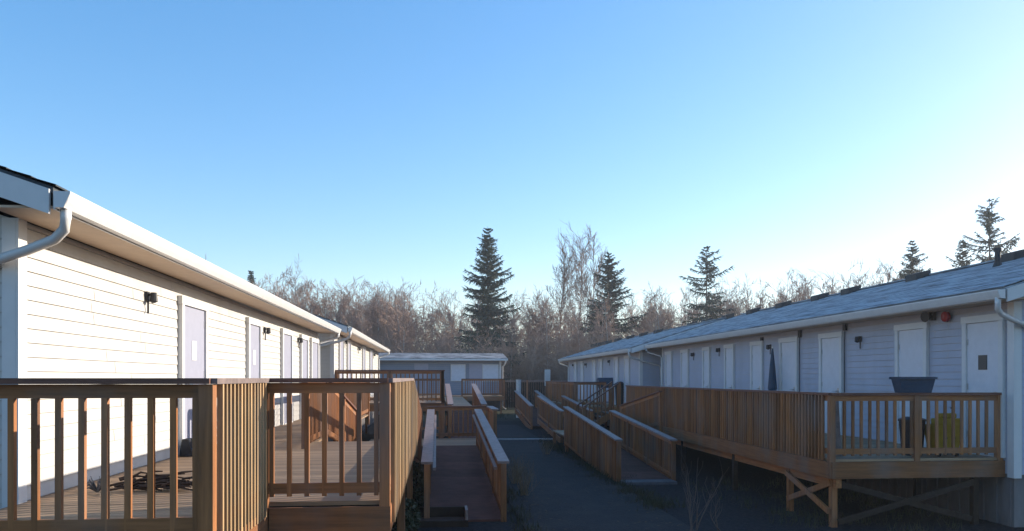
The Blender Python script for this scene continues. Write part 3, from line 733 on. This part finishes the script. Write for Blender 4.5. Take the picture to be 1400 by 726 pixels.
# planter frame at the foot of the central ramp
x0_, y0_ = at(600, 12.35)
t = thing('planter_box', 'low wooden planter frame at the foot of the central ramp', 'planter', (x0_, y0_, 0))
m = MB(); m.box(-.46, -.26, 0, .46, -.22, .1); m.box(-.46, .22, 0, .46, .26, .24); m.build('long_board', M['dark_and_shaded_wood'], t)
m = MB(); m.box(-.46, -.215, 0, -.42, .215, .26); m.box(.42, -.215, 0, .46, .215, .26); m.build('end_board', M['cap'], t)
m = MB(); m.box(-.415, -.215, 0, .415, .215, .08); m.build('soil', M['debris'], t)
for i, (px, d, r) in enumerate(((551, 12.4, .17), (545, 11.9, .13), (557, 12.9, .1))):
    x, y = at(px, d); m = MB(); rg = random.Random(i)
    for a in range(5):
        pass
    n1, n2 = 9, 6; V = []
    for j in range(n2+1):
        for k in range(n1):
            th = pi*j/n2; ph = 2*pi*k/n1; q = r*(1+rg.uniform(-.15, .15)); V.append((q*sin(th)*cos(ph), q*sin(th)*sin(ph)*.8, q*.75*cos(th)))
    m.v = V
    for j in range(n2):
        for k in range(n1):
            m.f.append((j*n1+k, j*n1+(k+1) % n1, (j+1)*n1+(k+1) % n1, (j+1)*n1+k)); m.m.append(0)
    o = m.build('rock', M['rock'], None, (x, y, r*.6))
    tag(o, ('largest grey rock by the foot of the left deck', 'medium grey rock nearest the camera by the left deck', 'smallest grey rock by the planter frame')[i], 'rock', 'rocks by the left deck')

# ------------------------------------------------------------------ fence and cabinet at the back
fr = thing('back_fence', 'dark wooden fence with pale top rail closing the end of the path', 'fence', (6, 53, 0))
x0, x1 = 4.6, 9.5; zf0 = gz(0, 53)
m = MB()
for i in range(int((x1-x0)/.16)): m.box(x0+i*.16, 53, zf0+.05, x0+i*.16+.13, 53.02, E-.28)
rel(m.build('boards', M['dark_and_shaded_wood'], fr), fr)
m = MB(); m.beam((x0, 52.97, E-.2), (x1, 52.97, E-.2), .06, .09); rel(m.build('top_rail', M['cap'], fr), fr)
for x in (x0, 6.2, 7.9, x1):
    m = MB(); m.box(x-.06, 52.9, zf0-.1, x+.06, 52.96, E-.13); rel(m.build('post', M['wood_z'], fr), fr)
x, y = at(709, 44)
m = MB(); m.tube([(0,0,0), (0,0,2.15)], .14, 12); m.tube([(0,0,2.15), (0,0,2.2)], .16, 12)
tag(m.build('bollard_post', M['post_pale'], None, (x, y, gz(x, y)-.02)), 'thick pale post standing at the far end of the path', 'post')
x, y = at(748.5, 45)
t = thing('utility_box', 'tall pale grey utility box on a post by the back fence', 'utility box', (x, y, gz(x, y)))
m = MB(); m.box(-.16, -.1, 1.8, .16, .1, 2.75); m.build('box', M['post_pale'], t, bev=.01)
m = MB(); m.box(-.06, -.05, 0, .06, .05, 1.8); m.build('post', M['post_pale'], t)

# ------------------------------------------------------------------ plants
def segs_mesh(name, segs, mt, parent=None, sides=3):
    "segs: array (n, 8): p0, p1, r0, r1"
    S = np.array(segs, dtype=np.float64); n = len(S)
    p0 = S[:, :3]; p1 = S[:, 3:6]; r0 = S[:, 6:7]; r1 = S[:, 7:8]
    t = p1-p0; t /= np.maximum(np.linalg.norm(t, axis=1, keepdims=True), 1e-9)
    up = np.where(np.abs(t[:, 2:3]) > .9, np.array([[0, 1., 0]]), np.array([[0, 0, 1.]]))
    a = np.cross(t, up); a /= np.linalg.norm(a, axis=1, keepdims=True); b = np.cross(a, t)
    V = np.zeros((n, 2*sides, 3))
    for k in range(sides):
        an = 2*pi*k/sides; dr_ = a*cos(an)+b*sin(an)
        V[:, k] = p0+dr_*r0; V[:, sides+k] = p1+dr_*r1
    base = (np.arange(n)*2*sides)[:, None]
    Fs = []
    for k in range(sides):
        k2 = (k+1) % sides
        Fs.append(base+np.array([[k, k2, sides+k2, sides+k]]))
    Fc = np.stack(Fs, 1).reshape(-1, 4)
    return np_mesh(name, V.reshape(-1, 3), Fc, mt, parent)
def np_mesh(name, V, Fc, mt, parent=None):
    me = bpy.data.meshes.new(name); me.vertices.add(len(V)); me.vertices.foreach_set('co', np.asarray(V, dtype=np.float32).ravel())
    me.loops.add(Fc.size); me.loops.foreach_set('vertex_index', Fc.ravel().astype(np.int32))
    me.polygons.add(len(Fc)); me.polygons.foreach_set('loop_start', (np.arange(len(Fc))*4).astype(np.int32)); me.polygons.foreach_set('loop_total', np.full(len(Fc), 4, np.int32))
    me.update(calc_edges=True); me.materials.append(mt)
    o = bpy.data.objects.new(name, me); COL.objects.link(o)
    if parent: o.parent = parent
    return o
def bare_segs(seed, H, lean=.03, spread=.5, first=.35, dens=1., thick=1., rmin=.022, up_=.06, elr=(.4,1.05)):
    rg = random.Random(seed); trunk = []; tw = []
    def grow(p, d, L_, r, lev):
        n = (0, 5, 4, 3)[lev]
        for i in range(n):
            d2_ = (d+Vector((rg.gauss(0, .07), rg.gauss(0, .07), rg.gauss(0, .05)+up_))).normalized()
            q = p+d2_*(L_/n); r2 = max(r*.78, rmin*.55)
            tw.append((*p, *q, r, r2))
            if lev < 3:
                for _ in range(2 if rg.random() < dens else 1):
                    a = rg.uniform(0, 6.28)
                    ax = d2_.cross(Vector((cos(a), sin(a), .3))).normalized()
                    d3_ = (d2_*(1-spread)+ax*spread).normalized()
                    grow(p.lerp(q, rg.random()), d3_, L_*rg.uniform(.35, .6)*(1-.08*i), max(r2*.55, rmin*(1.1-.2*lev)), lev+1)
            p, d, r = q, d2_, r2
    p = Vector((0, 0, -.2)); d = Vector((rg.gauss(0, lean), rg.gauss(0, lean), 1)).normalized()
    n = 16; r = H*.0085*thick
    for i in range(n):
        t = i/n
        d = (d+Vector((rg.gauss(0, .025), rg.gauss(0, .025), .03))).normalized()
        q = p+d*(H/n); r2 = r*.9 if i < n-3 else r*.6
        trunk.append((*p, *q, r, r2))
        if t > first:
            u = (t-first)/(1-first)
            for _ in range(rg.choice((1, 2, 2) if dens < .9 else (2, 2, 3))):
                a = rg.uniform(0, 2*pi); el = rg.uniform(*elr)
                grow(p.lerp(q, rg.random()), Vector((cos(a)*cos(el), sin(a)*cos(el), sin(el))), H*rg.uniform(.14, .26)*(1.1-.65*u), max(r2*.42, rmin), 1 if u < .7 else 2)
        p, r = q, r2
    return np.array(trunk), np.array(tw)
def bare_tree(x, y, H, seed, label, group=None, **k):
    t_ = thing('bare_tree', label, 'tree', (x, y, gz(x, y)), group)
    a, b = bare_segs(seed, H, **k)
    segs_mesh('trunk', a, M['trunk'], t_, 6); segs_mesh('crown', b, M['twig'], t_)
    return t_
def conifer(x, y, H, Wd, seed, label, sparse=0., droop=.25, base=.12, mt='needle', ragged=.25, power=.8, spray=9):
    rg = random.Random(seed); t_ = thing('conifer_tree', label, 'tree', (x, y, gz(x, y)), 'conifers beyond the cabins')
    tr = [(0, 0, -.2+H*i/10, 0, 0, -.2+H*(i+1)/10, H*.013*(1-i/10.5), H*.013*(1-(i+1)/10.5)) for i in range(10)]
    V = []
    z = H*base; Wd = Wd*1.2
    while z < H*.985:
        t = (z-H*base)/(H*(1-base)); rad = Wd/2*(1-t)**power+.04
        nb = rg.choice((7, 8, 9)); a0 = rg.uniform(0, 6.28)
        for k in range(nb):
            if rg.random() < sparse*1.15+.1: continue
            a = a0+2*pi*k/nb+rg.uniform(-.4, .4); L_ = max(.2, rad*(1+rg.gauss(0, ragged)-(.35 if rg.random() < .2 else 0)))
            rise = .45*t-droop*(1-t)+rg.gauss(0, .12); p = Vector((0, 0, z+rg.uniform(-.7, .7)*(1-t))); n = max(3, int(L_/.3)+1); q0 = p.copy()
            for i in range(n):
                f = (i+1)/n
                q = Vector((cos(a)*L_*f, sin(a)*L_*f, p.z+L_/n*(rise+.5*(f-.45)*(1 if t < .85 else 0))))
                dirv = (q-p).normalized(); sdv = Vector((-sin(a), cos(a), 0)); th = .03*(1-f)+.012
                for nn in (sdv, dirv.cross(sdv)): V += [p-nn*th, p+nn*th, q+nn*th*.8, q-nn*th*.8]
                wd = (.2+.16*L_*(1-.6*f))*min(1, .25+rad*.9)
                for _ in range(spray):
                    s0 = p.lerp(q, rg.random()); sg = rg.choice((-1, 1))
                    out = (sdv*sg*rg.uniform(.2, 1)+dirv*rg.uniform(.3, 1)+Vector((0, 0, rg.uniform(-1.3, .2)))).normalized()
                    ln = wd*rg.uniform(.5, 1.3); hw_ = rg.uniform(.018, .05)
                    nn = out.cross(Vector((rg.gauss(0,1), rg.gauss(0,1), rg.gauss(0,1)))).normalized()*hw_
                    e = s0+out*ln
                    V += [s0-nn, s0+nn, e+nn*.3, e-nn*.3]
                p = q
        z += H*(.017+.01*(1-t))*rg.uniform(.7, 1.3)
    segs_mesh('trunk', tr, M['bark'], t_, 8)
    np_mesh('crown', np.array([tuple(v) for v in V]), np.arange(len(V)).reshape(-1, 4), M[mt], t_)
    return t_
def T(px, py, d):      # tree position and height from its top
    x, y = at(px, d); return x, y, zz(py, d)-gz(x, y)
x, y, h = T(667, 306, 66); conifer(x, y, h, 5.3, 11, 'tallest full dark conifer rising behind the end cabin', base=.1, ragged=.22, spray=15)
x, y, h = T(833, 342, 70); conifer(x, y, h, 5.6, 12, 'dark conifer with browner lower branches beside the three tall bare trees', base=.1, ragged=.3, sparse=.08, spray=12)
x, y, h = T(966, 335, 66); conifer(x, y, h, 5.0, 13, 'lone drooping conifer behind the left end of the long right roof', sparse=.45, droop=.6, ragged=.35, power=.55)
x, y, h = T(1248, 327, 62); conifer(x, y, h, 5.2, 14, 'slim conifer left of the pair above the right roof', sparse=.15, spray=12)
x, y, h = T(1316, 325, 62); conifer(x, y, h, 4.8, 15, 'shorter conifer of the pair at the right end of the right roof', sparse=.25, ragged=.35, spray=11)
x, y, h = T(1353, 268, 60); conifer(x, y, h, 8.6, 16, 'tall sparse conifer with open whorls above the right roof vent pipe', sparse=.42, ragged=.35, droop=.05, spray=11, power=.85)
x, y, h = T(343, 368, 70); conifer(x, y, h, 3.0, 17, 'small conifer tip showing above the near left roof')
x, y, h = T(765, 312, 80); bare_tree(x, y, h*.93, 21, 'left tree of three tall slender bare trees in the centre', 'tall slender bare trees', first=.42, spread=.36, rmin=.022, up_=.06, elr=(.7,1.15), thick=1.0, dens=.92)
x, y, h = T(783, 303, 82); bare_tree(x, y, h*.93, 22, 'middle and highest of three tall slender bare trees', 'tall slender bare trees', first=.42, spread=.36, rmin=.022, up_=.06, elr=(.7,1.15), thick=1.0, dens=.92)
x, y, h = T(805, 308, 80); bare_tree(x, y, h*.93, 23, 'right tree of three tall slender bare trees in the centre', 'tall slender bare trees', first=.42, spread=.36, rmin=.022, up_=.06, elr=(.7,1.15), thick=1.0, dens=.92)
solo = [(395, 350, 80, 'round topped bare tree standing above the wood over the left roof'), (272, 352, 66, 'bare tree top just clearing the near left gutter'),
        (605, 398, 78, 'bare tree just left of the tallest conifer'), (735, 395, 70, 'bare tree between the tallest conifer and the three tall bare trees'),
        (880, 398, 75, 'bare tree over the roof of the second right cabin'), (912, 405, 72, 'bare tree just left of the lone drooping conifer'),
        (1095, 372, 72, 'dense dark bare tree highest over the middle of the right roof'), (1148, 378, 75, 'bare tree right of the dense one over the right roof'), (1015, 395, 72, 'thin bare tree right of the drooping conifer'),
        (1060, 388, 74, 'bare tree left of the dense one over the right roof'), (1200, 378, 76, 'faint bare tree left of the slim conifer over the right roof')]
for i, (px, py, d, lb) in enumerate(solo):
    x, y, h = T(px, py, d); bare_tree(x, y, h*.95, 40+i, lb, 'bare trees standing out of the wood')
# the wood that reads as one mass
rg = random.Random(5)
var_ = [bare_segs(100+i, 10, spread=.45, first=.36, rmin=.022, thick=1.6, dens=.6) for i in range(7)]
print('SEGS', [len(v[1]) for v in var_])
brush = []
for i in range(3):
    rb = random.Random(300+i); sg_ = []
    for k in range(16):
        p = Vector((rb.gauss(0, .8), rb.gauss(0, .8), -.1)); dv_ = Vector((rb.gauss(0, .3), rb.gauss(0, .3), 1)).normalized(); r = .03
        for j in range(6):
            q = p+dv_*.6; sg_.append((*p, *q, r, r*.8))
            for _ in range(4):
                e = q+Vector((rb.gauss(0,.4), rb.gauss(0,.4), rb.gauss(.35,.25))); sg_.append((*q, *e, r*.5, .008))
                for _ in range(2): e2 = e+Vector((rb.gauss(0,.25), rb.gauss(0,.25), rb.gauss(.2,.15))); sg_.append((*e, *e2, .01, .006))
            p = q; r *= .8; dv_ = (dv_+Vector((rb.gauss(0,.15), rb.gauss(0,.15), 0))).normalized()
    brush.append(np.array(sg_))
def inst(S, x, y, s, rz):
    A_ = S.copy(); c, s_ = cos(rz), sin(rz)
    for o_ in (0, 3):
        X = A_[:, o_].copy(); Y = A_[:, o_+1].copy()
        A_[:, o_] = (X*c-Y*s_)*s+x; A_[:, o_+1] = (X*s_+Y*c)*s+y; A_[:, o_+2] = A_[:, o_+2]*s+gz(x, y)
    A_[:, 6:] *= max(s, .8); return A_
TR, TW = [], []
for i in range(440):
    d = rg.uniform(64, 100); px = rg.uniform(230, 1260)
    if px > 560 and rg.random() < (.45 if px < 930 else .42): continue
    x, y = at(px, d)
    if px < 640: top = 392+ (px-300)*.045
    elif px < 860: top = 412
    elif px < 930: top = 408
    else: top = 404-(px-930)*.115
    H = zz(top+abs(rg.gauss(0, 20))-6, d)+.2; H = min(max(H, 5), 15)
    a, b = rg.choice(var_); rz = rg.uniform(0, 6.28)
    TR.append(inst(a, x, y, H/10, rz)); TW.append(inst(b, x, y, H/10, rz))
for i in range(90):
    d = rg.uniform(60, 84); px = rg.uniform(480, 960); x, y = at(px, d)
    TW.append(inst(rg.choice(brush), x, y, rg.uniform(.8, 1.5), rg.uniform(0, 6.28)))
nTR = sum(len(a) for a in TR)
wt = segs_mesh('woodland', np.concatenate(TR+TW), M['trunk']); wt.data.materials.append(M['twig'])
mi = np.ones(len(wt.data.polygons), np.int32); mi[:nTR*3] = 0; wt.data.polygons.foreach_set('material_index', mi)
tag(wt, 'mass of leafless brown and grey trees filling the far background behind the cabins', 'wood', kind='stuff')

# sapling in the foreground
def sapling(name, label, cat, x, y, H, seed, mt, stems=6, lean=.35, r=.012):
    rg = random.Random(seed); S = []
    for k in range(stems):
        a = rg.uniform(0, 6.28); p = Vector((rg.gauss(0, .04), rg.gauss(0, .04), 0)); dv_ = Vector((cos(a)*lean*rg.random(), sin(a)*lean*rg.random(), 1)).normalized(); rr_ = r*rg.uniform(.7, 1.2); n = 8; Hh = H*rg.uniform(.55, 1)
        for j in range(n):
            q = p+dv_*(Hh/n); S.append((*p, *q, rr_, rr_*.85))
            if j > 1 and rg.random() < .75:
                b = rg.uniform(0, 6.28); e = q+Vector((cos(b)*.09, sin(b)*.09, .16))*rg.uniform(.6, 1.4); S.append((*q, *e, rr_*.5, rr_*.3)); e2 = e+Vector((rg.gauss(0,.03), rg.gauss(0,.03), .1)); S.append((*e, *e2, rr_*.3, .002))
            p = q; rr_ *= .85; dv_ = (dv_+Vector((rg.gauss(0,.1), rg.gauss(0,.1), .03))).normalized()
    t_ = thing(name, label, cat, (x, y, 0)); segs_mesh('stems', S, mt, t_, 5); return t_
M['pale_stem'] = mat('pale_stems', (.11,.085,.075), .8, var=.2)
x, y = at(948, 11.2); sapling('sapling', 'bare pale stemmed sapling in front of the right ramp', 'sapling', x, y, 1.32, 3, M['pale_stem'], 7, .42)
x, y = at(985, 11.6); sapling('sapling', 'thin leaning twig right of the bare sapling', 'sapling', x, y, .95, 5, M['pale_stem'], 2, .9)
for i, (px, d, h, lb) in enumerate(((735, 15.3, .6, 'brown dry weeds nearest the foot of the central ramp rail'), (722, 17, .45, 'shorter dry weeds along the outside of the central ramp'), (765, 23.5, .4, 'dry weeds at the far foot of the right ramp'))):
    x, y = at(px-18, d); sapling('dry_weeds', lb, 'weeds', x, y, h, 60+i, M['dry'], 26, .8, .006)
def bush(x, y, z, rx, ry, rz_, n, seed, label, mt='leaf'):
    rg = random.Random(seed); V = []
    for i in range(n):
        u = Vector((rg.gauss(0,1), rg.gauss(0,1), rg.gauss(0,1))).normalized()*(rg.random()**.4)
        c = Vector((u.x*rx, u.y*ry, u.z*rz_+rz_)); a = Vector((rg.gauss(0,1), rg.gauss(0,1), rg.gauss(0,1))).normalized()*.035; b = a.cross(Vector((rg.gauss(0,1), rg.gauss(0,1), rg.gauss(0,1)))).normalized()*.02
        V += [c-a, c-b, c+a, c+b]
    t_ = thing('shrub', label, 'shrub', (x, y, z))
    np_mesh('foliage', np.array([tuple(v) for v in V]), np.arange(len(V)).reshape(-1, 4), M[mt], t_)
    S = [(0, 0, 0, rg.gauss(0, rx*.5), rg.gauss(0, ry*.5), rz_*1.4, .012, .004) for _ in range(12)]
    segs_mesh('stems', S, M['bark'], t_, 4)
x, y = at(566, 13.4); bush(x, y, 0, .22, .5, .45, 2600, 1, 'dark shrub between the left deck and the central ramp')
x, y = at(556, 11.2); bush(x, y, 0, .2, .4, .3, 1600, 2, 'low dark shrub nearest the camera under the left deck edge')
# grass and weeds along the edges
rg = random.Random(9); V = []
def blades(x, y, n, s):
    z = gz(x, y)
    for _ in range(n):
        a = rg.uniform(0, 6.28); c = Vector((x+rg.gauss(0, s), y+rg.gauss(0, s), z)); h_ = rg.uniform(.05, .17); l = Vector((cos(a), sin(a), 0))*.007; tp_ = Vector((rg.gauss(0,.04), rg.gauss(0,.04), h_))
        V.extend([c-l, c+l, c+l*.3+tp_, c-l*.3+tp_])
for i in range(330):
    e = rg.random()
    if e < .3: blades(3.97+rg.gauss(0, .15), rg.uniform(13, 28), 24, .1)
    elif e < .5: blades(1.35+rg.gauss(0, .12), rg.uniform(11, 28), 24, .1)
    elif e < .75: blades(rg.uniform(5.4, 8.5), rg.uniform(9.5, 17), 18, .12)
    elif e < .9: blades(rg.uniform(-1.2, -.3), rg.uniform(7, 20), 24, .1)
    else: blades(rg.uniform(1.5, 5.5), rg.uniform(42, 46.5), 30, .25)
tag(np_mesh('grass', np.array([tuple(v) for v in V]), np.arange(len(V)).reshape(-1, 4), M['grass']), 'sparse winter grass and weeds along the ramp and path edges', 'grass', kind='stuff')

V = []; rg = random.Random(31)
for i in range(1300):
    k = rg.random()
    if k < .6: x, y, z = 1.35+abs(rg.gauss(0, .5)), rg.uniform(9, 30), .026
    else: x, y, z = 3.9-abs(rg.gauss(0, .5)), rg.uniform(9, 30), .026
    a = rg.uniform(0, 6.28); l = rg.uniform(.015, .04); u = Vector((cos(a), sin(a), rg.uniform(-.2, .2)))*l; v = Vector((-sin(a), cos(a), rg.uniform(-.1, .3)))*l*.55; c = Vector((x, y, z+.012))
    V.extend([c-u, c-v, c+u, c+v])
tag(np_mesh('fallen_leaves', np.array([tuple(v) for v in V]), np.arange(len(V)).reshape(-1, 4), M['litter']), 'brown fallen leaves scattered along the gravel path edges', 'leaves', kind='stuff')
# ------------------------------------------------------------------ haze
hz = bpy.data.materials.new('haze'); hz.use_nodes = True; n = hz.node_tree; n.nodes.clear()
ho = n.nodes.new('ShaderNodeOutputMaterial'); hv = n.nodes.new('ShaderNodeVolumePrincipled')
hv.inputs['Color'].default_value = (.86,.92,1,1); hv.inputs['Density'].default_value = .0008; hv.inputs['Anisotropy'].default_value = .3
n.links.new(hv.outputs[0], ho.inputs['Volume'])
m = MB(); m.box(-1600, -1600, -1.2, 1600, 1600, 26)
tag(m.build('haze', hz), kind='stuff')
